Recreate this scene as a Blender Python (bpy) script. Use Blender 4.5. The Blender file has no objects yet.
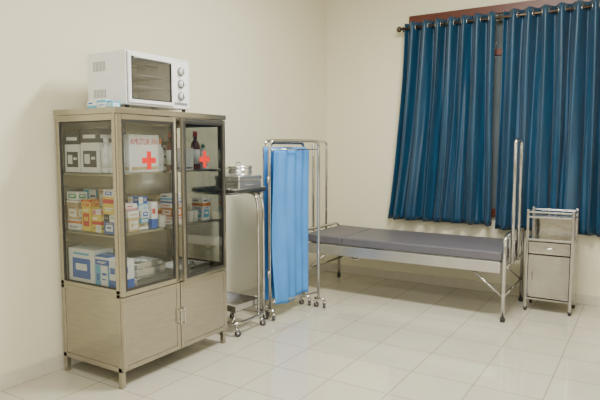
import bpy, math, random
from mathutils import Vector, Matrix
random.seed(7)
COL = bpy.context.scene.collection
W = {}

# ------------------------------------------------------------ materials
def mat(name, col, rough=0.5, metal=0.0, var=0.06, scale=12.0, bump=0.0, bscale=60.0, emis=None, sheen=0.0, coat=0.0, stretch=None):
    m = bpy.data.materials.new(name); m.use_nodes = True
    nt = m.node_tree; b = nt.nodes['Principled BSDF']
    tc = nt.nodes.new('ShaderNodeTexCoord')
    mp = nt.nodes.new('ShaderNodeMapping')
    if stretch: mp.inputs['Scale'].default_value = stretch
    nt.links.new(tc.outputs['Object'], mp.inputs['Vector'])
    n = nt.nodes.new('ShaderNodeTexNoise'); n.inputs['Scale'].default_value = scale
    n.inputs['Detail'].default_value = 3
    nt.links.new(mp.outputs[0], n.inputs['Vector'])
    r = nt.nodes.new('ShaderNodeValToRGB')
    c = Vector(col)
    r.color_ramp.elements[0].position = 0.3; r.color_ramp.elements[1].position = 0.7
    r.color_ramp.elements[0].color = (*[max(0, x*(1-var)) for x in c], 1)
    r.color_ramp.elements[1].color = (*[min(1, x*(1+var)) for x in c], 1)
    nt.links.new(n.outputs['Fac'], r.inputs['Fac'])
    nt.links.new(r.outputs['Color'], b.inputs['Base Color'])
    b.inputs['Roughness'].default_value = rough
    b.inputs['Metallic'].default_value = metal
    if sheen: b.inputs['Sheen Weight'].default_value = sheen
    if coat: b.inputs['Coat Weight'].default_value = coat
    if bump:
        n2 = nt.nodes.new('ShaderNodeTexNoise'); n2.inputs['Scale'].default_value = bscale
        nt.links.new(mp.outputs[0], n2.inputs['Vector'])
        bp = nt.nodes.new('ShaderNodeBump'); bp.inputs['Strength'].default_value = bump
        bp.inputs['Distance'].default_value = 0.01
        nt.links.new(n2.outputs['Fac'], bp.inputs['Height']); nt.links.new(bp.outputs[0], b.inputs['Normal'])
    if emis:
        b.inputs['Emission Color'].default_value = (*emis[0], 1); b.inputs['Emission Strength'].default_value = emis[1]
    return m

def glassmat(name, tint, gl=0.03, k=0.5):
    m = bpy.data.materials.new(name); m.use_nodes = True
    nt = m.node_tree; nt.nodes.clear()
    o = nt.nodes.new('ShaderNodeOutputMaterial'); mx = nt.nodes.new('ShaderNodeMixShader')
    t = nt.nodes.new('ShaderNodeBsdfTransparent'); t.inputs[0].default_value = (*tint, 1)
    g = nt.nodes.new('ShaderNodeBsdfGlossy'); g.inputs['Roughness'].default_value = 0.03
    lw = nt.nodes.new('ShaderNodeLayerWeight'); lw.inputs[0].default_value = 0.5
    pw = nt.nodes.new('ShaderNodeMath'); pw.operation = 'POWER'; pw.inputs[1].default_value = 4
    ad = nt.nodes.new('ShaderNodeMath'); ad.operation = 'MULTIPLY_ADD'; ad.inputs[1].default_value = k; ad.inputs[2].default_value = gl
    nt.links.new(lw.outputs['Facing'], pw.inputs[0]); nt.links.new(pw.outputs[0], ad.inputs[0]); nt.links.new(ad.outputs[0], mx.inputs[0])
    nt.links.new(t.outputs[0], mx.inputs[1]); nt.links.new(g.outputs[0], mx.inputs[2])
    nt.links.new(mx.outputs[0], o.inputs[0])
    return m

def tilemat(name, c1, c2, mortar, w, rough):
    m = bpy.data.materials.new(name); m.use_nodes = True
    nt = m.node_tree; b = nt.nodes['Principled BSDF']
    tc = nt.nodes.new('ShaderNodeTexCoord')
    br = nt.nodes.new('ShaderNodeTexBrick'); br.offset = 0; br.squash = 1
    br.inputs['Scale'].default_value = 1; br.inputs['Brick Width'].default_value = w
    br.inputs['Row Height'].default_value = w; br.inputs['Mortar Size'].default_value = 0.0035
    br.inputs['Mortar Smooth'].default_value = 0.2; br.inputs['Bias'].default_value = 0
    br.inputs['Color1'].default_value = (*c1, 1); br.inputs['Color2'].default_value = (*c2, 1)
    br.inputs['Mortar'].default_value = (*mortar, 1)
    nt.links.new(tc.outputs['Object'], br.inputs['Vector'])
    n = nt.nodes.new('ShaderNodeTexNoise'); n.inputs['Scale'].default_value = 5; n.inputs['Detail'].default_value = 6
    nt.links.new(tc.outputs['Object'], n.inputs['Vector'])
    mx = nt.nodes.new('ShaderNodeMixRGB'); mx.blend_type = 'MULTIPLY'; mx.inputs[0].default_value = 0.15
    nt.links.new(br.outputs['Color'], mx.inputs[1]); nt.links.new(n.outputs['Color'], mx.inputs[2])
    nt.links.new(mx.outputs[0], b.inputs['Base Color'])
    b.inputs['Roughness'].default_value = rough
    b.inputs['IOR'].default_value = 1.65
    return m

M_wall = mat('wall_paint', (0.755, 0.71, 0.535), 0.75, var=0.02, scale=1.5, bump=0.05, bscale=90)
M_ceil = mat('ceiling_paint', (0.8, 0.79, 0.72), 0.8, var=0.02)
M_floor = tilemat('floor_tile', (0.59, 0.555, 0.455), (0.56, 0.525, 0.425), (0.33, 0.29, 0.23), 0.4, 0.06)
M_base = mat('skirting_tile', (0.60, 0.56, 0.45), 0.2, var=0.04)
M_steel = mat('stainless_steel', (0.60, 0.59, 0.585), 0.14, 1.0, var=0.05, scale=20)
M_steelr = mat('satin_steel', (0.55, 0.545, 0.54), 0.24, 1.0, var=0.08, scale=15)
M_bright = mat('bright_steel_box', (0.80, 0.80, 0.79), 0.2, 0.9, var=0.10, scale=9)
M_rail = mat('satin_rail_steel', (0.56, 0.55, 0.54), 0.38, 0.88, var=0.06, scale=9)
M_steeld = mat('mirror_steel_sheet', (0.42, 0.41, 0.405), 0.08, 1.0, var=0.2, scale=5, bump=0.35, bscale=6)
M_cab = mat('cabinet_brushed_steel', (0.40, 0.37, 0.305), 0.18, 0.88, var=0.08, scale=8, stretch=(1, 1, 10))
M_gasket = mat('black_rubber_gasket', (0.03, 0.028, 0.025), 0.5)
M_glass = glassmat('clear_glass', (0.84, 0.85, 0.84), 0.05, 0.6)
M_glassd = glassmat('reflective_door_glass', (0.70, 0.71, 0.70), 0.10, 0.6)
M_shelfglass = glassmat('shelf_glass', (0.80, 0.88, 0.85), 0.06)
M_ovglass = glassmat('smoked_oven_glass', (0.88, 0.88, 0.87), 0.14)
M_ovin = mat('oven_lining', (0.66, 0.64, 0.60), 0.45, 0.1, var=0.08)
M_white = mat('white_enamel', (0.82, 0.83, 0.84), 0.3, var=0.02)
M_whiteb = mat('white_card', (0.8, 0.8, 0.78), 0.6, var=0.03)
M_gauze = mat('gauze_roll', (0.78, 0.76, 0.7), 0.9, var=0.06, scale=60)
M_black = mat('black_plastic', (0.02, 0.02, 0.022), 0.4)
M_greyp = mat('grey_plastic', (0.22, 0.22, 0.23), 0.4)
M_rubber = mat('grey_rubber', (0.07, 0.07, 0.075), 0.6)
M_red = mat('red_vinyl', (0.62, 0.02, 0.015), 0.4, var=0.02)
M_fab = mat('light_blue_cloth', (0.06, 0.255, 0.66), 0.8, var=0.08, scale=5, bump=0.08, bscale=300)
M_curt = mat('blue_satin_curtain', (0.0040, 0.040, 0.090), 0.38, var=0.22, scale=4, bump=0.05, bscale=250, sheen=0.08, stretch=(4, 4, 0.5))
M_vinyl = mat('grey_vinyl_mattress', (0.102, 0.098, 0.116), 0.5, var=0.05, bump=0.05, bscale=80)
M_wood = mat('red_brown_wood', (0.10, 0.022, 0.012), 0.4, var=0.2, scale=6, stretch=(1, 1, 8))
M_winglass = mat('dim_window_glass', (0.10, 0.12, 0.13), 0.1, var=0.15, scale=2)
M_rod = mat('dark_bronze_rod', (0.10, 0.07, 0.05), 0.3, 0.7)
M_pill = mat('brown_bottle_glass', (0.16, 0.03, 0.012), 0.15, var=0.1, coat=0.5)
M_lamp = mat('lamp_diffuser', (0.9, 0.9, 0.9), 0.5, emis=((1, 0.97, 0.9), 2.0))

# ------------------------------------------------------------ mesh builder
class MB:
    def __init__(s): s.v = []; s.f = []; s.m = []; s.s = []
    def add(s, vs, fs, m=0, smooth=False):
        o = len(s.v); s.v += [Vector(v) for v in vs]
        for f in fs: s.f.append([i+o for i in f]); s.m.append(m); s.s.append(smooth)
        return s
    def box(s, x0, x1, y0, y1, z0, z1, m=0):
        vs = [(x, y, z) for z in (z0, z1) for y in (y0, y1) for x in (x0, x1)]
        return s.add(vs, [(0,2,3,1),(4,5,7,6),(0,1,5,4),(2,6,7,3),(0,4,6,2),(1,3,7,5)], m)
    def ring(s, axis, a0, a1, b0, b1, t, d0, d1, m=0):
        if axis == 'x':
            B = lambda p, q, r, u: s.box(d0, d1, p, q, r, u, m)
        else:
            B = lambda p, q, r, u: s.box(p, q, d0, d1, r, u, m)
        B(a0, a0+t, b0, b1); B(a1-t, a1, b0, b1); B(a0+t, a1-t, b0, b0+t); B(a0+t, a1-t, b1-t, b1)
        return s
    def tube(s, pts, r, seg=12, m=0, fil=0.0, closed=False, cap=True):
        pts = [Vector(p) for p in pts]
        if fil > 0 and len(pts) > 2:
            out = [pts[0]]
            for i in range(1, len(pts)-1):
                a, b, c = pts[i-1], pts[i], pts[i+1]
                d1 = (a-b); d2 = (c-b); L = min(fil, d1.length*0.49, d2.length*0.49)
                p = b+d1.normalized()*L; q = b+d2.normalized()*L
                for k in range(7):
                    t = k/6; out.append(p*(1-t)**2 + b*2*t*(1-t) + q*t*t)
            out.append(pts[-1]); pts = out
        n = len(pts); vs = []; fs = []
        prev = None
        for i, p in enumerate(pts):
            if closed: t = (pts[(i+1) % n]-pts[i-1]).normalized()
            elif i == 0: t = (pts[1]-p).normalized()
            elif i == n-1: t = (p-pts[i-1]).normalized()
            else: t = ((pts[i+1]-p).normalized()+(p-pts[i-1]).normalized()).normalized()
            if prev is None:
                up = Vector((0, 0, 1)) if abs(t.z) < 0.9 else Vector((1, 0, 0))
                u = t.cross(up).normalized()
            else:
                u = (prev - t*prev.dot(t)).normalized()
            prev = u; w = t.cross(u)
            rr = r[i] if isinstance(r, (list, tuple)) else r
            for k in range(seg):
                a = 2*math.pi*k/seg
                vs.append(p+(u*math.cos(a)+w*math.sin(a))*rr)
        for i in range(n if closed else n-1):
            j = (i+1) % n
            for k in range(seg):
                l = (k+1) % seg
                fs.append((i*seg+k, i*seg+l, j*seg+l, j*seg+k))
        if cap and not closed:
            fs.append(tuple(range(seg-1, -1, -1))); fs.append(tuple((n-1)*seg+k for k in range(seg)))
        return s.add(vs, fs, m, True)
    def torus(s, c, axis, R, r, m=0, seg=20):
        ax = Vector(axis).normalized(); u = ax.orthogonal().normalized(); w = ax.cross(u)
        return s.tube([Vector(c)+(u*math.cos(2*math.pi*k/seg)+w*math.sin(2*math.pi*k/seg))*R for k in range(seg)], r, 8, m, closed=True)
    def lathe(s, c, prof, seg=20, m=0):
        vs = []; fs = []; c = Vector(c)
        for (r, z) in prof:
            for k in range(seg):
                a = 2*math.pi*k/seg; vs.append(c+Vector((r*math.cos(a), r*math.sin(a), z)))
        for i in range(len(prof)-1):
            for k in range(seg):
                l = (k+1) % seg; fs.append((i*seg+k, i*seg+l, (i+1)*seg+l, (i+1)*seg+k))
        fs.append(tuple(range(seg-1, -1, -1))); fs.append(tuple((len(prof)-1)*seg+k for k in range(seg)))
        return s.add(vs, fs, m, True)
    def rotz(s, c, a):
        c = Vector(c); R = Matrix.Rotation(a, 3, 'Z')
        s.v = [R@(v-c)+c for v in s.v]; return s
    def build(s, name, mats, parent=None, bevel=0.0, label=None, cat=None, group=None, kind=None, base=False, origin=None):
        if not isinstance(mats, (list, tuple)): mats = [mats]
        mn = Vector((min(v.x for v in s.v), min(v.y for v in s.v), min(v.z for v in s.v)))
        mx = Vector((max(v.x for v in s.v), max(v.y for v in s.v), max(v.z for v in s.v)))
        c = (mn+mx)/2
        if base: c.z = mn.z
        if origin is not None: c = Vector(origin)
        me = bpy.data.meshes.new(name)
        me.from_pydata([v-c for v in s.v], [], s.f); 
        for mm in mats: me.materials.append(mm)
        for i, p in enumerate(me.polygons):
            p.material_index = s.m[i]; p.use_smooth = s.s[i]
        me.update()
        ob = bpy.data.objects.new(name, me); COL.objects.link(ob)
        W[ob] = c
        if parent: ob.parent = parent; ob.location = c-W[parent]
        else: ob.location = c
        if bevel:
            b = ob.modifiers.new('bevel', 'BEVEL'); b.width = bevel; b.segments = 2; b.limit_method = 'ANGLE'; b.angle_limit = math.radians(50)
        if label: ob['label'] = label
        if cat: ob['category'] = cat
        if group: ob['group'] = group
        if kind: ob['kind'] = kind
        return ob

def root(name, loc, label, cat, group=None):
    e = bpy.data.objects.new(name, None); e.empty_display_size = 0.1
    COL.objects.link(e); e.location = loc; W[e] = Vector(loc)
    e['label'] = label; e['category'] = cat
    if group: e['group'] = group
    return e

def text(body, size, loc, face, material, parent, name='lettering', align='CENTER', sx=1.0, bold=0.0):
    cu = bpy.data.curves.new('t', 'FONT'); cu.body = body; cu.size = size; cu.align_x = align; cu.align_y = 'CENTER'; cu.extrude = 0.0004; cu.offset = bold
    o = bpy.data.objects.new('t', cu); COL.objects.link(o)
    bpy.context.view_layer.update()
    me = bpy.data.meshes.new_from_object(o.evaluated_get(bpy.context.evaluated_depsgraph_get()))
    bpy.data.objects.remove(o)
    me.materials.clear(); me.materials.append(material)
    me.transform(Matrix.Diagonal((sx, 1, 1, 1)))
    if face == 'x': R = Matrix(((0,0,1),(1,0,0),(0,1,0)))
    else: R = Matrix(((1,0,0),(0,0,-1),(0,1,0)))
    me.transform(R.to_4x4())
    ob = bpy.data.objects.new(name, me); COL.objects.link(ob)
    W[ob] = Vector(loc); ob.parent = parent; ob.location = Vector(loc)-W[parent]
    return ob

# ------------------------------------------------------------ room
RX, RY, RZ = 5.2, -7.8, 3.5
MB().box(-0.2, RX+.2, RY-.2, 0.2, -0.2, 0).build('floor', M_floor, kind='structure', origin=(0, 0, 0))
MB().box(-0.2, RX+.2, RY-.2, 0.2, RZ, RZ+.2).build('ceiling', M_ceil, kind='structure')
MB().box(-0.2, 0, RY, 0, 0, RZ).build('wall_left', M_wall, kind='structure')
MB().box(RX, RX+.2, RY, 0, 0, RZ).build('wall_right', M_wall, kind='structure')
MB().box(-.2, RX+.2, 0, .2, 0, RZ).build('wall_back', M_wall, kind='structure')
MB().box(-.2, RX+.2, RY-.2, RY, 0, RZ).build('wall_front', M_wall, kind='structure')
MB().box(0, 0.012, RY, 0, 0, 0.10).build('baseboard_left', M_base, kind='structure', bevel=0.003)
MB().box(0.012, RX, -0.012, 0, 0, 0.10).build('baseboard_back', M_base, kind='structure', bevel=0.003)
d = MB().ring('x', -4.2, -2.4, 0, 2.4, .09, RX-.05, RX)  # unseen dark double door, added so the steel has something brown to reflect
for y0 in (-4.1, -3.29): d.box(RX-.035, RX, y0, y0+.79, .02, 2.3).box(RX-.045, RX-.035, y0+.12, y0+.67, .2, 1.0).box(RX-.045, RX-.035, y0+.12, y0+.67, 1.15, 2.15)
d.build('added_door_1', M_wood, kind='structure')
d = MB().ring('y', 1.9, 3.0, 0, 2.4, .09, RY, RY+.05)  # second unseen dark door behind the camera, added for reflections in the steel
d.box(1.99, 2.91, RY, RY+.035, .02, 2.3).box(2.12, 2.78, RY+.035, RY+.045, .2, 1.0).box(2.12, 2.78, RY+.035, RY+.045, 1.15, 2.15)
d.build('added_door_2', M_wood, kind='structure')

# window (wood frame, panes, grille)
wx0, wx1, wz0, wz1 = 1.02, 3.12, 0.78, 2.86
win = MB()
win.ring('y', wx0, wx1, wz0, wz1, 0.08, -0.035, 0, 0)
for k in (1, 2, 3):
    xx = wx0+(wx1-wx0)*k/4
    win.box(xx-.035, xx+.035, -0.03, 0, wz0+.08, wz1-.08, 0)
win.box(wx0+.08, wx1-.08, -0.03, 0, 2.38, 2.44, 0)
win.box(wx0+.07, wx1-.07, -0.012, 0, wz0+.07, wz1-.07, 1)
for k in range(18):
    xx = wx0+.12+k*0.11
    win.box(xx-.005, xx+.005, -0.026, -0.018, wz0+.08, wz1-.08, 2)
win.build('window_1', [M_wood, M_winglass, M_steel], kind='structure')

# ------------------------------------------------------------ curtains and rod
RODZ, RODY = 2.72, -0.11
rod = root('curtain_rod', (2.05, RODY, RODZ), 'dark bronze curtain rod with ball ends above the window', 'curtain rod')
MB().tube([(0.96, RODY, RODZ), (3.2, RODY, RODZ)], 0.013).build('pole', M_rod, rod)
for xx in (0.94, 3.22):
    MB().lathe((xx, RODY, RODZ-.03), [(0.004, 0), (.02, .006), (.03, .03), (.02, .054), (.004, .06)]).build('finial', M_rod, rod)
for xx in (0.985, 1.965, 3.14):
    MB().box(xx-.008, xx+.008, RODY, -0.036 if 1.02 < xx < 3.12 else 0.0, RODZ-.03, RODZ-.015).torus((xx, RODY, RODZ), (1, 0, 0), .019, .005).build('bracket', M_rod, rod)

def curtain(x0t, x1t, x0b, x1b, n, zb, label, seed):
    rnd = random.Random(seed)
    nu, nv = n*20, 40
    zt = RODZ+0.055
    NP = 2*n
    amp = [rnd.uniform(.2, 1.5) for _ in range(NP+2)]
    knots = [0]+sorted((k+rnd.uniform(-.49, .49))/NP for k in range(1, NP))+[1]
    mb = MB(); vs = []; fs = []
    for j in range(nv+1):
        v = j/nv; z = zt+(zb-zt)*v
        for i in range(nu+1):
            u = i/nu; ph = u*n
            kk = min(int(u*NP), NP-1); fr = u*NP-kk
            uw = knots[kk]*(1-fr)+knots[kk+1]*fr
            uu = u*(1-v**.5)+uw*v**.5
            am = amp[kk]*(1-fr)+amp[kk+1]*fr
            flare = v**1.6
            xx = (x0t+(x1t-x0t)*uu)*(1-flare)+(x0b+(x1b-x0b)*uu)*flare
            a = 0.050*(1+(am-1)*min(1, v*2.5))
            y = RODY - .004*v + a*math.sin(2*math.pi*ph) + 0.016*v*math.sin(5.3*math.pi*ph+seed+2*v) + 0.012*math.sin(9*v+ph*2.1)*v
            xx += 0.018*v*math.sin(2*math.pi*ph*1.5+seed+3*v)*math.sin(math.pi*u)
            y = min(y, -0.045)
            vs.append((xx, y, z))
    for j in range(nv):
        for i in range(nu):
            a = j*(nu+1)+i; fs.append((a, a+1, a+nu+2, a+nu+1))
    r = root('curtain', ((x0t+x1t)/2, RODY, zb), label, 'curtain', 'blue curtains on the window')
    mb.add(vs, fs, 0, True); o = mb.build('cloth', M_curt, r)
    sm = o.modifiers.new('thick', 'SOLIDIFY'); sm.thickness = 0.003
    for k in range(1, 2*n):
        xx = x0t+(x1t-x0t)*k/(2*n)
        MB().torus((xx, RODY, RODZ), (1, 0.35*(1 if k % 2 else -1), 0), .024, .0055).build('eyelet', M_steel, r)
curtain(1.0, 1.93, 0.84, 1.95, 7, 0.70, 'navy blue satin curtain hanging beside the bare wall', 1.3)
curtain(2.0, 3.10, 1.985, 3.12, 8, 0.67, 'navy blue satin curtain hanging above the steel locker', 2.1)

# ------------------------------------------------------------ medicine cabinet
cx0, cx1, cy0, cy1, CH = 0.05, 0.63, -3.60, -2.62, 1.70
cm = (cy0+cy1)/2
cab = root('medicine_cabinet', ((cx0+cx1)/2, cm, 0), 'steel medicine cabinet with red crosses, one glass door ajar', 'cabinet')
P = 0.03
b = MB()
for x in (cx0, cx1-P-.02):
    for y in (cy0, cy1-P): b.box(x, x+P, y, y+P, 0.0, CH-.03)
b.box(cx0, cx1-.02, cy0, cy1, 0.10, 0.13)
b.box(cx0, cx1-.02, cy0, cy1, 0.56, 0.585)
b.box(cx0, cx1-.02, cy0, cy0+P, 0.585, 0.61); b.box(cx0, cx1-.02, cy1-P, cy1, 0.585, 0.61)
b.box(cx0-.005, cx1+.0, cy0-.008, cy1+.008, CH-.035, CH)
b.box(cx0+P, cx1-.05, cy0, cy0+.02, CH-.075, CH-.035); b.box(cx0+P, cx1-.05, cy1-.02, cy1, CH-.075, CH-.035)
b.box(cx0, cx0+.008, cy0+P, cy1-P, 0.13, CH-.035, 0)
b.box(cx0+P, cx1-.05, cy0+.006, cy0+.012, 0.13, 0.56)
b.box(cx0+P, cx1-.05, cy1-.012, cy1-.006, 0.13, 0.56)
b.build('body', M_cab, cab, bevel=0.002)
for (y, s) in ((cy0, 1), (cy1, -1)):
    MB().ring('y', cx0+P, cx1-.05, 0.61, CH-.075, 0.007, min(y+s*.008, y+s*.018), max(y+s*.008, y+s*.018)).build('gasket', M_gasket, cab)
    MB().box(cx0+P+.004, cx1-.054, min(y+s*.011, y+s*.014), max(y+s*.011, y+s*.014), 0.614, CH-.079).build('side_pane', M_glass, cab, label='clear glass side pane')
SH = (0.585, 0.94, 1.31)
for z in SH[1:]:
    MB().box(cx0+.01, cx1-.055, cy0+.02, cy1-.02, z-.006, z).build('shelf', M_shelfglass, cab, label='glass shelf')
    MB().box(cx0+P, cx1-.05, cy0+.02, cy0+.03, z-.018, z-.006).build('shelf_rail', M_cab, cab)
    MB().box(cx0+P, cx1-.05, cy1-.03, cy1-.02, z-.018, z-.006).build('shelf_rail', M_cab, cab)
    MB().box(cx1-.054, cx1-.050, cy0+P, cy1-P, z-.010, z+.002).build('shelf_edge', M_steel, cab)

def door(y0, y1, z0, z1, hinge, glassy, swing=0.0):
    fw = .030 if not swing else .022
    d = MB().ring('x', y0+.003, y1-.003, z0, z1, fw, cx1-.02, cx1)
    if not glassy:
        d.box(cx1-.016, cx1-.004, y0+.03, y1-.03, z0+.03, z1-.03)
    do = d.build('door', M_cab, cab, bevel=0.002, label='glass door with red cross' if glassy else 'solid steel lower door')
    if glassy:
        MB().ring('x', y0+.003+fw, y1-.003-fw, z0+fw, z1-fw, 0.014, cx1-.014, cx1-.001).build('gasket', M_gasket, do)
        MB().box(cx1-.010, cx1-.007, y0+fw+.01, y1-fw-.01, z0+fw+.008, z1-fw-.008).build('pane', M_glassd if swing else M_glass, do)
        c = (y0+y1)/2; zc = 1.385; k = 1.25
        MB().add([(cx1-.005, c+a*k, zc+bb*k) for a, bb in [(-.014,-.045),(.014,-.045),(.014,-.014),(.045,-.014),(.045,.014),(.014,.014),(.014,.045),(-.014,.045),(-.014,.014),(-.045,.014),(-.045,-.014),(-.014,-.014)]],
                 [tuple(range(12))]).build('red_cross', M_red, do)
    if not swing:
        hy = y1-.018 if hinge < 0 else y0+.018
        zc = (z0+z1)/2
        MB().tube([(cx1, hy, zc-.05), (cx1+.022, hy, zc-.05), (cx1+.022, hy, zc+.05), (cx1, hy, zc+.05)], 0.004, fil=.01).build('handle', M_steel, do, label='chrome pull handle')
    if swing:
        h = Vector((cx1, y1, 0))-W[cab]; h.z = 0
        R = Matrix.Rotation(swing, 3, 'Z'); l = do.location.copy()
        nl = R@(l-h)+h; nl.z = l.z
        do.location = nl; do.rotation_euler = (0, 0, swing)
door(cy0, cm, 0.57, CH-.04, -1, True); door(cm, cy1, 0.57, CH-.04, 1, True, math.radians(4.5))
door(cy0, cm, 0.11, 0.565, -1, False); door(cm, cy1, 0.11, 0.565, 1, False)

# ------------------------------------------------------------ cartons, bottles
cmats = {}
def cmat(c):
    k = tuple(c)
    if k not in cmats: cmats[k] = mat('printed_card_%d' % len(cmats), c, 0.5, var=0.03)
    return cmats[k]
WHT=(.85,.85,.83); BLU=(.03,.12,.5); ORG=(.75,.22,.03); YEL=(.8,.6,.08); RED=(.6,.04,.03); GRY=(.18,.18,.2); GRN=(.05,.35,.15); CYA=(.1,.45,.7); BEI=(.6,.45,.25); NAV=(.02,.05,.18); PNK=(.75,.35,.4); BLK=(.025,.025,.03)
def carton(x, y, z, sx, sy, sz, col, acc, acc2, style, label, group, rot=0.0):
    z += .0008
    m = MB(); m.box(x, x+sx, y, y+sy, z, z+sz, 0)
    e = .0007
    def pan(u0, u1, v0, v1, mi, ee):
        a, bb = x+sx*u0, x+sx*u1; c, d = z+sz*v0, z+sz*v1
        m.box(a, bb, y-ee, y, c, d, mi)
        a, bb = y+sy*u0, y+sy*u1
        m.box(x+sx, x+sx+ee, a, bb, c, d, mi)
    if style == 0:
        pan(.0, 1, .62, .88, 1, e); pan(.15, .85, .3, .38, 2, e); pan(.15, .7, .18, .24, 2, e)
    elif style == 1:
        pan(.15, .85, .2, .75, 1, e); pan(.28, .72, .42, .6, 0, 2*e)
        pan(.2, .8, .84, .9, 2, e)
    elif style == 2:
        pan(0, .45, 0, 1, 1, e); pan(.55, .92, .6, .7, 2, e); pan(.55, .85, .4, .46, 2, e); pan(.12, .33, .35, .65, 2, 2*e)
    elif style == 3:
        pan(0, 1, 0, .35, 1, e); pan(.1, .6, .55, .75, 2, e)
    elif style == 5:
        pan(0, 1, .68, 1, 1, e); pan(.12, .88, .12, .50, 1, e); pan(.2, .5, .2, .42, 0, 2*e); pan(.58, .8, .3, .36, 0, 2*e); pan(.15, .85, .78, .86, 0, 2*e)
    else:
        pan(.06, .94, .06, .14, 1, e)
    m.box(x+.1*sx, x+.9*sx, y+.48*sy, y+.52*sy, z+sz, z+sz+e, 2)
    m.rotz((x+sx/2, y+sy/2, 0), rot)
    return m.build('medicine_box' if sz < .2 else 'supply_box', [cmat(col), cmat(acc), cmat(acc2)], base=True, label=label, cat='box', group=group, bevel=0.0)
def bottle(x, y, z, r, h, matb, matc, label, group, name='medicine_bottle'):
    z += .0008
    rt = root(name, (x, y, z), label, 'bottle', group)
    MB().lathe((x, y, z), [(r*.92, 0), (r, .006), (r, h*.62), (r*.85, h*.7), (r*.38, h*.78), (r*.38, h*.86)]).build('glass_body', matb, rt)
    MB().lathe((x, y, z+h*.86), [(r*.5, 0), (r*.5, h*.14)]).build('cap', matc, rt)
    MB().lathe((x, y, z+h*.15), [(r*1.01, 0), (r*1.01, h*.38)]).build('paper_label', M_whiteb, rt)
def roll(x, y, z, r, h, label, group):
    z += .0008
    MB().lathe((x, y, z), [(r*.94, 0), (r, .004), (r, h-.004), (r*.94, h), (r*.3, h), (r*.3, h-.006)]).build('gauze_roll', M_gauze, base=True, label=label, cat='gauze roll', group=group)

g1, g2, g3 = 'supplies on the top shelf', 'medicine boxes on the middle shelf', 'supplies on the bottom shelf'
z = SH[2]
carton(.09, -3.565, z, .145, .11, .255, WHT, BLK, GRY, 5, 'tall white box with black print on the glass shelf', g1)
carton(.25, -3.565, z, .165, .12, .27, WHT, BLK, GRY, 5, 'wide white box with black print on the shelf', g1)
carton(.10, -3.44, z, .12, .09, .28, BEI, NAV, WHT, 0, 'beige box with navy band on the top shelf', g1)
carton(.24, -3.43, z, .14, .10, .28, WHT, BLU, GRY, 0, 'white box with blue band on the top shelf', g1)
for (xx, yy, hh) in ((.455, -3.54, .21), (.525, -3.54, .24), (.50, -3.478, .24)):
    bottle(xx, yy, z, .03, hh, M_white, M_white, 'white plastic bottle standing on the top shelf', g1, 'saline_bottle')
bx = carton(.41, -3.435, z, .13, .245, .235, WHT, BEI, GRY, 4, 'white carton with red lettering behind the glass door', g1)
text('AMUTUR AN', 0.056, (.5412, -3.315, z+.190), 'x', M_red, bx, sx=.70, bold=.0)
carton(.25, -3.19, z, .13, .06, .16, WHT, GRN, GRN, 0, 'white box with green band behind the glass door', g1)
bottle(.51, -3.155, z, .028, .21, M_white, cmat(ORG), 'white plastic bottle with orange cap on the top shelf', g1, 'saline_bottle')
bottle(.44, -3.13, z, .030, .23, M_pill, M_white, 'brown glass bottle with white cap on the top shelf', g1)
bottle(.50, -3.04, z, .033, .26, M_pill, cmat(RED), 'brown glass bottle with red cap on the top shelf', g1)
carton(.40, -2.985, z, .13, .13, .15, WHT, GRY, GRY, 4, 'plain white carton behind the ajar glass door', g1)
bottle(.50, -2.80, z, .033, .27, M_pill, cmat(RED), 'brown glass bottle with red cap on the top shelf', g1)
bottle(.50, -2.72, z, .028, .18, M_white, cmat(GRN), 'white plastic bottle with green cap on the top shelf', g1, 'saline_bottle')
carton(.22, -2.99, z, .13, .10, .20, WHT, BLK, GRY, 5, 'white box with black print behind the bottles', g1)

z = SH[1]
cols = [(WHT, ORG, GRY), (WHT, BLU, RED), (WHT, BLU, GRY), (YEL, RED, WHT), (WHT, CYA, NAV), (WHT, PNK, RED), (WHT, GRN, GRY), (CYA, WHT, NAV), (BLU, WHT, YEL), (ORG, WHT, GRY), (WHT, YEL, GRY), (BEI, WHT, GRY), (WHT, BLK, GRY)]
def descr(c):
    nm = {WHT:'white', BLU:'blue', ORG:'orange', YEL:'yellow', RED:'red', GRY:'grey', GRN:'green', CYA:'light blue', BEI:'beige', NAV:'navy', PNK:'pink', BLK:'black'}
    return nm[c]
rnd = random.Random(31)
for (sx0, y0, w, d, hs) in ((.085, -3.56, .13, .075, (.065, .085, .035, .05)), (.23, -3.56, .085, .075, (.15, .045)), (.33, -3.56, .09, .075, (.045, .06, .03)),
                            (.44, -3.56, .11, .08, (.07, .045, .105, .04)), (.42, -3.455, .12, .09, (.13, .04)), (.41, -3.345, .12, .075, (.04, .03, .05, .04, .04)), (.43, -3.25, .10, .055, (.17,)),
                            (.11, -3.455, .13, .09, (.13, .12)), (.26, -3.455, .13, .09, (.12, .14)), (.40, -3.05, .12, .10, (.05, .06, .05, .04)), (.26, -3.05, .12, .11, (.10, .09)), (.42, -2.76, .12, .09, (.10, .06))):
    zz = z
    for i, h in enumerate(hs):
        c = rnd.choice(cols)
        carton(sx0+rnd.uniform(-.003, .003), y0+rnd.uniform(-.003, .003), zz, w-rnd.uniform(.0, .025), d-rnd.uniform(0, .012), h, c[0], c[1], c[2], rnd.choice((0, 1, 2, 3, 5)),
               'small %s medicine box with %s print in a stack' % (descr(c[0]), descr(c[1])), g2, rot=rnd.uniform(-.12, .12) if i else rnd.uniform(-.03, .03))
        zz += h+.0022
for (x, y) in ((.52, -3.155), (.47, -3.145), (.51, -2.88), (.46, -2.90), (.50, -2.82)):
    roll(x, y, z, .024, .075, 'white gauze roll standing on the middle shelf', 'gauze rolls on the middle shelf')
for (x, y, h) in ((.35, -3.16, .14), (.38, -2.90, .15), (.36, -2.80, .14)):
    bottle(x, y, z, .025, h, M_pill, M_white, 'small brown bottle with white cap on the shelf', g2)
z = SH[0]
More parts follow.
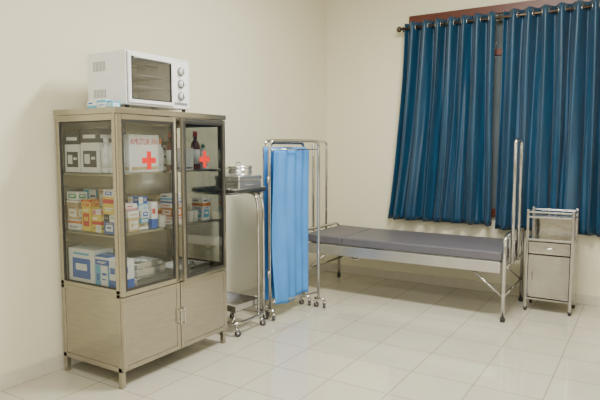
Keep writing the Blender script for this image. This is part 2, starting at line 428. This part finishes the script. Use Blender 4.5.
carton(.09, -3.565, z, .25, .15, .235, WHT, BLU, CYA, 1, 'large white blood pressure monitor box with blue panel', g3)
carton(.35, -3.565, z, .115, .13, .15, WHT, CYA, BLU, 2, 'white box with light blue panel on the bottom shelf', g3)
carton(.345, -3.56, z+.1525, .12, .11, .055, BLU, WHT, WHT, 0, 'flat blue box with white band lying on a carton', g3)
carton(.475, -3.56, z, .085, .12, .19, WHT, BLU, BLU, 3, 'white box with blue base on the bottom shelf', g3)

def tray(x0, x1, y0, y1, z0, h, label, name='instrument_tray', t=.002):
    m = MB(); m.box(x0, x1, y0, y1, z0, z0+t)
    m.box(x0, x0+t, y0, y1, z0+t, z0+h); m.box(x1-t, x1, y0, y1, z0+t, z0+h); m.box(x0+t, x1-t, y0, y0+t, z0+t, z0+h); m.box(x0+t, x1-t, y1-t, y1, z0+t, z0+h)
    m.tube([(x0, y0, z0+h), (x1, y0, z0+h), (x1, y1, z0+h), (x0, y1, z0+h)], .003, 8, closed=True)
    return m.build(name, M_bright, base=True, label=label, cat='tray', group='steel trays in the cabinet')
tray(.30, .54, -3.40, -3.13, z+.001, .05, 'shallow stainless steel instrument tray on the bottom shelf')
tray(.31, .53, -3.39, -3.15, z+.056, .045, 'stainless steel instrument tray stacked on another tray')
tray(.32, .52, -3.38, -3.16, z+.1055, .03, 'small stainless steel tray topping the tray stack')
tray(.28, .54, -3.02, -2.72, z+.001, .04, 'wide stainless steel tray on the bottom shelf')
fz = z+.1055+.002+.0045
for (fy, ang) in ((-3.31, .25), (-3.26, -.2), (-3.21, .1)):
    rt = root('forceps', (.42, fy, fz-.0035), 'steel forceps lying in the instrument tray', 'forceps', 'forceps in the steel tray')
    c, s_ = math.cos(ang), math.sin(ang)
    for sg in (-1, 1):
        pts = [(-.07, .018*sg), (-.02, .004*sg), (.0, 0), (.07, -.004*sg)]
        w3 = [(.42+px*c-py*s_, fy+px*s_+py*c, fz+.0012*sg) for px, py in pts]
        w3r = (w3[0][0], w3[0][1], w3[0][2])
        MB().tube(w3, .0022, 8).torus(w3r, (0, 0, 1), .009, .002).build('blade', M_steel, rt)
kd = MB()
vs = []; fs = []; N = 32
prof = [(0.55, 0.0), (0.8, .002), (1.0, .04), (1.06, .042)]
for (s_, zz) in prof:
    for k in range(N):
        a = 2*math.pi*k/N; r = .055*(1-.28*math.exp(-((a-math.pi)/.6)**2))
        vs.append((.44+r*s_*math.cos(a), -2.87+r*1.7*s_*math.sin(a), z+.0045+zz))
for i in range(len(prof)-1):
    for k in range(N):
        l = (k+1) % N; fs.append((i*N+k, i*N+l, (i+1)*N+l, (i+1)*N+k))
fs.append(tuple(range(N-1, -1, -1)))
kd.add(vs, fs, 0, True)
o = kd.build('kidney_dish', M_bright, base=True, label='stainless steel kidney dish lying in the wide tray', cat='dish')

# ------------------------------------------------------------ toaster oven on cabinet
ox0, ox1, oy0, oy1, oz0, oz1 = .25, .60, -3.50, -2.955, 1.722, 2.045
ov = root('toaster_oven', ((ox0+ox1)/2, (oy0+oy1)/2, CH), 'white countertop toaster oven standing on the medicine cabinet', 'oven')
m = MB(); t = .012
dy1 = -3.11
m.box(ox0, ox1, oy0, oy0+t, oz0, oz1); m.box(ox0, ox1, oy1-t, oy1, oz0, oz1)
m.box(ox0, ox1, oy0+t, oy1-t, oz0, oz0+t); m.box(ox0, ox1, oy0+t, oy1-t, oz1-t, oz1)
m.box(ox0, ox0+t, oy0+t, oy1-t, oz0+t, oz1-t)
m.build('body', M_white, ov, bevel=.006)
MB().box(ox0+t, ox1-.002, dy1, oy1-t, oz0+t, oz1-t).build('control_panel', M_white, ov, bevel=.003)
MB().box(ox0+t+.001, ox0+t+.006, oy0+t, dy1, oz0+t, oz1-t, 0).box(ox0+.02, ox1-.02, dy1-.006, dy1-.001, oz0+t, oz1-t, 0).box(ox0+.02, ox1-.02, oy0+t+.001, oy0+t+.005, oz0+t, oz1-t, 0).box(ox0+.02, ox1-.02, oy0+t+.005, dy1-.006, oz0+t, oz0+t+.004, 0).build('cavity_lining', M_ovin, ov)
for zr in (1.84, 1.91):
    m = MB()
    for k in range(14): 
        yy = oy0+.03+k*.025
        m.tube([(ox0+.03, yy, zr), (ox1-.025, yy, zr)], .0022, 6)
    m.tube([(ox0+.03, oy0+.02, zr), (ox0+.03, dy1-.01, zr)], .003, 6).tube([(ox1-.025, oy0+.02, zr), (ox1-.025, dy1-.01, zr)], .005, 6)
    m.build('rack', M_greyp, ov)
for zr in (1.775, 1.99):
    for xx in (ox0+.10, ox0+.22):
        MB().tube([(xx, oy0+.018, zr), (xx, dy1-.007, zr)], .005, 8).build('heating_element', M_greyp, ov)
for (za, zb_) in ((1.93, 1.99), (1.77, 1.82)):
    m = MB()
    for i in range(9):
        xx = ox0+.06+i*.013
        m.box(xx, xx+.005, oy0-.0012, oy0, za, zb_)
    m.build('vent_louvre', M_greyp, ov)
dr = MB().ring('x', oy0+.012, dy1-.002, oz0+.012, oz1-.012, .024, ox1-.002, ox1+.012).build('door', M_white, ov, bevel=.004)
MB().ring('x', oy0+.034, dy1-.024, oz0+.034, oz1-.034, .006, ox1+.001, ox1+.0125).build('pane_border', M_black, dr)
MB().box(ox1+.002, ox1+.008, oy0+.040, dy1-.030, oz0+.040, oz1-.040).build('pane', M_ovglass, dr, label='smoked reflective glass pane')
MB().tube([(ox1+.012, oy0+.06, 2.005), (ox1+.042, oy0+.06, 2.005), (ox1+.042, dy1-.05, 2.005), (ox1+.012, dy1-.05, 2.005)], .007, fil=.015).build('handle', M_white, dr)
for i, zz in enumerate((1.965, 1.885, 1.805)):
    yy = (dy1+oy1-t)/2
    MB().tube([(ox1-.002, yy, zz), (ox1+.002, yy, zz)], .029, 24, 1).tube([(ox1+.002, yy, zz), (ox1+.022, yy, zz)], .020, 20, 0).box(ox1+.022, ox1+.025, yy-.003, yy+.003, zz-.015, zz+.017, 2).build('knob', [M_white, M_greyp, M_black], ov)
MB().box(ox1-.002, ox1-.001, dy1+.012, oy1-t-.012, 1.745, 1.762).build('rating_plate', M_greyp, ov)
for xx in (ox0+.03, ox1-.03):
    for yy in (oy0+.03, oy1-.03):
        MB().lathe((xx, yy, CH+.0005), [(.012, 0), (.014, .0215)]).build('foot', M_black, ov)
carton(.44, -3.585, CH, .075, .055, .05, WHT, CYA, BLU, 0, 'small white packet with light blue band on the cabinet top', 'packets on the cabinet top')
carton(.345, -3.58, CH, .08, .05, .045, WHT, CYA, BLU, 3, 'small white packet lying on the cabinet top', 'packets on the cabinet top')
carton(.525, -3.585, CH, .05, .06, .035, CYA, WHT, BLU, 1, 'small light blue packet lying on the cabinet top', 'packets on the cabinet top')

# ------------------------------------------------------------ casters
def caster(parent, x, y, top, r=.026, ang=0.6, mt=None):
    d = Vector((math.cos(ang), math.sin(ang), 0)); n = Vector((-d.y, d.x, 0))
    c = Vector((x, y, r+.0005))+d*.01
    m = MB()
    m.tube([c-n*.009, c+n*.009], r, 18, 0)
    m.tube([c-n*.012, c+n*.012], r*.35, 12, 1)
    for s_ in (-1, 1):
        a = c+n*.013*s_
        m.tube([a, Vector((x, y, 2*r+.008))+n*.013*s_], .0045, 8, 1)
    m.tube([(x, y, 2*r+.006), (x, y, 2*r+.014)], .018, 14, 1)
    m.tube([(x, y, 2*r+.012), (x, y, top)], .007, 10, 1)
    return m.build('caster', [M_rubber, M_steel], parent)

# ------------------------------------------------------------ instrument stand
st = root('instrument_stand', (.40, -2.30, 0), 'stainless steel instrument stand on casters beside the cabinet', 'stand')
def rimtray(x0, x1, y0, y1, z0, h, name):
    m = MB().box(x0, x1, y0, y1, z0, z0+.003)
    m.box(x0, x0+.002, y0, y1, z0, z0+h); m.box(x1-.002, x1, y0, y1, z0, z0+h); m.box(x0, x1, y0, y0+.002, z0, z0+h); m.box(x0, x1, y1-.002, y1, z0, z0+h)
    m.tube([(x0, y0, z0+h), (x1, y0, z0+h), (x1, y1, z0+h), (x0, y1, z0+h)], .004, 8, closed=True)
    return m.build(name, M_steelr, st)
tx0, tx1, ty0, ty1, tz = .18, .62, -2.50, -2.10, 1.12
rimtray(tx0, tx1, ty0, ty1, tz, .03, 'tray')
MB().tube([(.20, ty0+.02, tz-.009), (.59, ty0+.02, tz-.009), (.59, ty1-.02, tz-.009), (.20, ty1-.02, tz-.009)], .008, closed=True).build('tray_frame', M_steel, st)
for yy in (-2.20, -2.13):
    MB().tube([(.40, yy, tz-.01), (.585, yy, tz-.02), (.61, yy, tz-.12), (.61, yy, .11)], .011, fil=.08).build('post', M_steel, st)
MB().tube([(.25, -2.49, .105), (.61, -2.49, .105), (.61, -2.12, .105), (.25, -2.12, .105)], .012, fil=.06).build('base_tube', M_steel, st)
rimtray(.24, .585, -2.47, -2.15, .19, .05, 'lower_tray')
for (xx, yy) in ((.26, -2.49), (.595, -2.47), (.595, -2.14), (.26, -2.12)):
    caster(st, xx, yy, .10)
for (xx, yy) in ((.27, -2.45), (.27, -2.17), (.56, -2.45), (.56, -2.17)):
    MB().tube([(xx, -2.49 if yy < -2.3 else -2.12, .108), (xx, yy, .135), (xx, yy, .19)], .006, fil=.02).build('tray_strut', M_steel, st)
def steelbox(x0, x1, y0, y1, z0, h, label):
    rt = root('instrument_box', ((x0+x1)/2, (y0+y1)/2, z0), label, 'box')
    MB().box(x0, x1, y0, y1, z0, z0+h*.68).build('body', M_bright, rt, bevel=.010)
    MB().box(x0-.005, x1+.005, y0-.005, y1+.005, z0+h*.68, z0+h).build('lid', M_bright, rt, bevel=.012)
    c = (y0+y1)/2
    MB().tube([(x1, c-.035, z0+h*.45), (x1+.02, c-.035, z0+h*.40), (x1+.02, c+.035, z0+h*.40), (x1, c+.035, z0+h*.45)], .004, fil=.01).build('handle', M_steel, rt)
steelbox(.35, .59, -2.42, -2.12, tz+.0045, .125, 'stainless steel instrument box resting on the stand tray')
dz = tz+.0045+.1255
rt = root('sterilizing_drum', (.47, -2.27, dz), 'round stainless steel dressing drum resting on a steel box', 'drum')
MB().lathe((.47, -2.27, dz), [(.100, 0), (.108, .004), (.108, .055), (.100, .058)], 32).build('body', M_bright, rt)
MB().lathe((.47, -2.27, dz+.058), [(.112, 0), (.112, .014), (.095, .024), (.02, .028)], 32).build('lid', M_bright, rt)
MB().tube([(.47, -2.30, dz+.084), (.47, -2.30, dz+.100), (.47, -2.24, dz+.100), (.47, -2.24, dz+.084)], .004, fil=.012).build('handle', M_steel, rt)

# ------------------------------------------------------------ folding screen
PA, PB, PC, PD = [Vector((x, y, 0)) for x, y in ((.43, -1.89), (.575, -1.42), (.56, -1.985), (.735, -1.42))]
scr = root('folding_screen', (.59, -1.67, 0), 'folded steel privacy screen with light blue cloth on casters', 'screen')
def panel(a, b_, cloth, top, seed, sgn=1, ext=.03, off0=.034, pl=5):
    d = (b_-a).normalized(); n = Vector((-d.y, d.x, 0))
    if n.x < 0: n = -n
    a2, b2 = a+d*.018, b_-d*.018
    up = lambda p, z: Vector((p.x, p.y, z))
    m = MB()
    m.tube([up(a2, .085), up(a2, top), up(b2, top), up(b2, .085)], .0125, fil=.07)
    pn = m.build('panel_frame', M_steel, scr)
    for zz in (top-.075, .15):
        MB().tube([up(a2, zz), up(b2, zz)], .006, 8).build('cross_rod', M_steel, pn)
    if cloth:
        nu, nv = 120, 40; vs = []; fs = []
        z1, z0 = top-.055, .125
        for j in range(nv+1):
            v = j/nv
            for i in range(nu+1):
                u = i/nu
                zz = z1+(z0+.014*math.sin(u*7+seed)-z1)*v
                w = .35+.65*abs(2*v-1)
                bul = math.sin(math.pi*min(1, v*1.05))
                p = a2+(b2-a2)*(-ext-.03*bul+(1.02+ext+.03*bul)*u)
                off = .009*w*math.sin(2*math.pi*(u**1.25)*pl+seed+.8*math.sin(v*4))+.015*(1-w)*math.sin(u*9+seed+v*3)+.012*math.sin(u*5+v*5+seed)*v
                off += off0*sgn
                q = p+n*off; vs.append((q.x, q.y, zz))
        for j in range(nv):
            for i in range(nu):
                k = j*(nu+1)+i; fs.append((k, k+1, k+nu+2, k+nu+1))
        o = MB().add(vs, fs, 0, True).build('cloth', M_fab, pn, label='light blue gathered cloth')
        o.modifiers.new('thick', 'SOLIDIFY').thickness = .0015
    return pn
panel(PA, PB, 1, 1.53, 0.5, 1, .05, .026)
panel(PC, PB, 1, 1.51, 2.0, 1, .0, .040, 4)
panel(PC, PD, 0, 1.53, 1.0)
for p in (PA, PB, PC, PD):
    MB().tube([(p.x-.055, p.y, .085), (p.x+.055, p.y, .085)], .011).build('foot_bar', M_steel, scr)
    for s_ in (-1, 1):
        caster(scr, p.x+.048*s_, p.y, .085, r=.024, ang=1.2+s_*.7)
for p in (PB, PC):
    for zz in (.4, 1.2):
        MB().tube([(p.x, p.y, zz-.03), (p.x, p.y, zz+.03)], .010, 10).build('hinge', M_steel, scr)

# ------------------------------------------------------------ hospital bed
bx0, bx1, by0, by1 = .30, 2.25, -.98, -.20
bed = root('hospital_bed', ((bx0+bx1)/2, (by0+by1)/2, 0), 'stainless steel hospital bed with grey vinyl mattress by the window', 'bed')
zt = .595
dzb = .018
hx = .72
m = MB()
m.box(bx0+.02, bx1-.02, by0, by0+.03, .410, .508); m.box(bx0+.02, bx1-.02, by1-.03, by1, .410, .508)
for xx in (bx0+.02, .9, 1.5, bx1-.05): m.box(xx, xx+.03, by0+.03, by1-.03, .453, .493)
m.build('bed_frame', M_rail, bed, bevel=.006)
m = MB()
for k in range(8):
    yy = by0+.06+k*.086; m.box(bx0+.03, bx1-.03, yy, yy+.03, .5035, .5135)
m.build('slat_deck', M_steel, bed)
MB().box(hx+.0015, bx1-.01, by0-.005, by1-.005, .515, zt).build('mattress', M_vinyl, bed, bevel=.012, label='long grey vinyl mattress section')
m = MB().box(bx0+.01, hx-.0015, by0-.005, by1-.005, .515, zt)
m.v = [Vector((v.x, v.y, v.z+(hx-v.x)*.02)) for v in m.v]
m.build('mattress', M_vinyl, bed, bevel=.012, label='short grey vinyl backrest section')
def endframe(x, s_, pa, pb, top):
    m = MB()
    m.tube([(x, by0, .002), (x, by0, top), (x, by1, top), (x, by1, .002)], .016, fil=.09)
    ef = m.build('end_frame', M_steel, bed)
    for zz in (.22, .46):
        MB().tube([(x, by0, zz), (x, by1, zz)], .011).build('cross_tube', M_steel, ef)
    for k in (1, 2, 3):
        yy = by0+(by1-by0)*k/4
        MB().tube([(x, yy, .46), (x, yy, top)], .007).build('spindle', M_steel, ef)
    for yy in (by0, by1):
        MB().lathe((x, yy, 0.0005), [(.021, 0), (.021, .03), (.018, .035)]).build('foot_cap', M_black, ef)
    MB().tube([(x+s_*.025, pa, .46), (x+s_*.025, pa, 1.54), (x+s_*.025, pb, 1.54), (x+s_*.025, pb, .46)], .014, fil=.05).build('net_pole', M_steel, bed, label='tall inverted U shaped net pole')
endframe(bx0-.015, -1, -.74, -.46, .63); endframe(bx1+.015, 1, -.80, -.55, .73)
MB().tube([(hx+.25, by0+.10, .455), (hx+.12, by0+.10, .37), (hx-.2, by0+.10, .455)], .008, fil=.03).tube([(hx+.12, by0+.10, .37), (hx+.12, by1-.10, .37)], .008).tube([(hx+.25, by1-.10, .455), (hx+.12, by1-.10, .37), (hx-.2, by1-.10, .455)], .008, fil=.03).build('backrest_ratchet', M_steel, bed)
for xx in (bx0, bx1):
    s_ = 1 if xx == bx0 else -1
    MB().tube([(xx, by0, .22), (xx+s_*.25, by0+.015, .415)], .008).build('diagonal_brace', M_steel, bed)
    MB().tube([(xx, by1, .22), (xx+s_*.25, by1-.015, .415)], .008).build('diagonal_brace', M_steel, bed)

# ------------------------------------------------------------ bedside locker
lx0, lx1, ly0, ly1 = 2.345, 2.735, -.50, -.19
loc = root('bedside_locker', ((lx0+lx1)/2, (ly0+ly1)/2, 0), 'stainless steel bedside locker with open tier and drawer below the curtain', 'bedside cabinet')
m = MB(); q = .022
for x in (lx0, lx1-q):
    for y in (ly0, ly1-q): m.box(x, x+q, y, y+q, .03, .92)
for zz in (.89,):
    m.box(lx0+q, lx1-q, ly0, ly0+.012, zz, zz+.015); m.box(lx0+q, lx1-q, ly1-.012, ly1, zz, zz+.015)
    m.box(lx0, lx0+.012, ly0+q, ly1-q, zz, zz+.015); m.box(lx1-.012, lx1, ly0+q, ly1-q, zz, zz+.015)
m.build('frame', M_steelr, loc, bevel=.003)
MB().box(lx0+.002, lx1-.002, ly0+.002, ly1-.002, .845, .86).build('tray_top', M_steelr, loc, bevel=.002)
MB().box(lx0+q, lx1-q, ly1-.01, ly1-.004, .66, .845).build('back_panel', M_steeld, loc)
MB().box(lx0+.002, lx1-.002, ly0+.002, ly1-.002, .64, .66).build('shelf', M_steelr, loc, bevel=.002)
m = MB().box(lx0+.006, lx0+.012, ly0+q, ly1-q, .12, .64).box(lx1-.012, lx1-.006, ly0+q, ly1-q, .12, .64).box(lx0+q, lx1-q, ly1-.012, ly1-.006, .12, .64).box(lx0+.006, lx1-.006, ly0+.006, ly1-.006, .105, .12)
m.build('body', M_steeld, loc)
dw = MB().box(lx0+q+.003, lx1-q-.003, ly0+.002, ly0+.02, .525, .632).build('drawer', M_steeld, loc, bevel=.003)
dd = MB().box(lx0+q+.003, lx1-q-.003, ly0+.002, ly0+.018, .13, .515).build('door', M_steeld, loc, bevel=.003)
xc = (lx0+lx1)/2
MB().tube([(xc-.04, ly0+.002, .58), (xc-.04, ly0-.02, .58), (xc+.04, ly0-.02, .58), (xc+.04, ly0+.002, .58)], .004, fil=.01).build('handle', M_steel, dw)
MB().tube([(lx0+.06, ly0+.002, .28), (lx0+.06, ly0-.02, .28), (lx0+.06, ly0-.02, .36), (lx0+.06, ly0+.002, .36)], .004, fil=.01).build('handle', M_steel, dd)
for x in (lx0+q/2, lx1-q/2):
    for y in (ly0+q/2, ly1-q/2):
        MB().lathe((x, y, .0005), [(.014, 0), (.016, .03)]).build('foot', M_black, loc)

# ------------------------------------------------------------ ceiling lamps (outside the view) + lights
for (x, y) in ((2.3, -2.4), (2.6, -5.4)):
    rt = root('ceiling_lamp', (x, y, RZ-.08), 'white twin tube fluorescent ceiling lamp', 'lamp', 'fluorescent ceiling lamps')
    MB().box(x-.62, x+.62, y-.12, y+.12, RZ-.05, RZ-.001).build('housing', M_white, rt, bevel=.004)
    for dy in (-.06, .06):
        MB().tube([(x-.6, y+dy, RZ-.065), (x+.6, y+dy, RZ-.065)], .013).build('tube', M_lamp, rt)
    L = bpy.data.lights.new('fluorescent_light', 'AREA'); L.shape = 'RECTANGLE'; L.size = 1.25; L.size_y = .3
    L.energy = 170 if y > -4 else 95; L.color = (1, .985, .91)
    lo = bpy.data.objects.new('fluorescent_light', L); lo.location = (x, y, RZ-.10); COL.objects.link(lo)
L = bpy.data.lights.new('daylight_fill', 'AREA'); L.shape = 'RECTANGLE'; L.size = 2.0; L.size_y = 2.0  # added soft daylight fill near the right wall, no opening there
L.energy = 95; L.color = (.94, .98, 1)
lo = bpy.data.objects.new('daylight_fill', L); lo.location = (4.9, -6.0, 1.8); lo.rotation_euler = (math.radians(90), 0, math.radians(55)); COL.objects.link(lo)

w = bpy.data.worlds.new('World'); bpy.context.scene.world = w; w.use_nodes = True
w.node_tree.nodes['Background'].inputs[0].default_value = (.9, .93, 1, 1); w.node_tree.nodes['Background'].inputs[1].default_value = .5

# ------------------------------------------------------------ camera
cam = bpy.data.cameras.new('camera'); cam.sensor_width = 36; cam.lens = 561/600*36
co = bpy.data.objects.new('camera', cam); COL.objects.link(co)
co.location = (3.27, -5.82, 1.45)
co.rotation_euler = (math.radians(90-5.1), 0, math.radians(32))
bpy.context.scene.camera = co
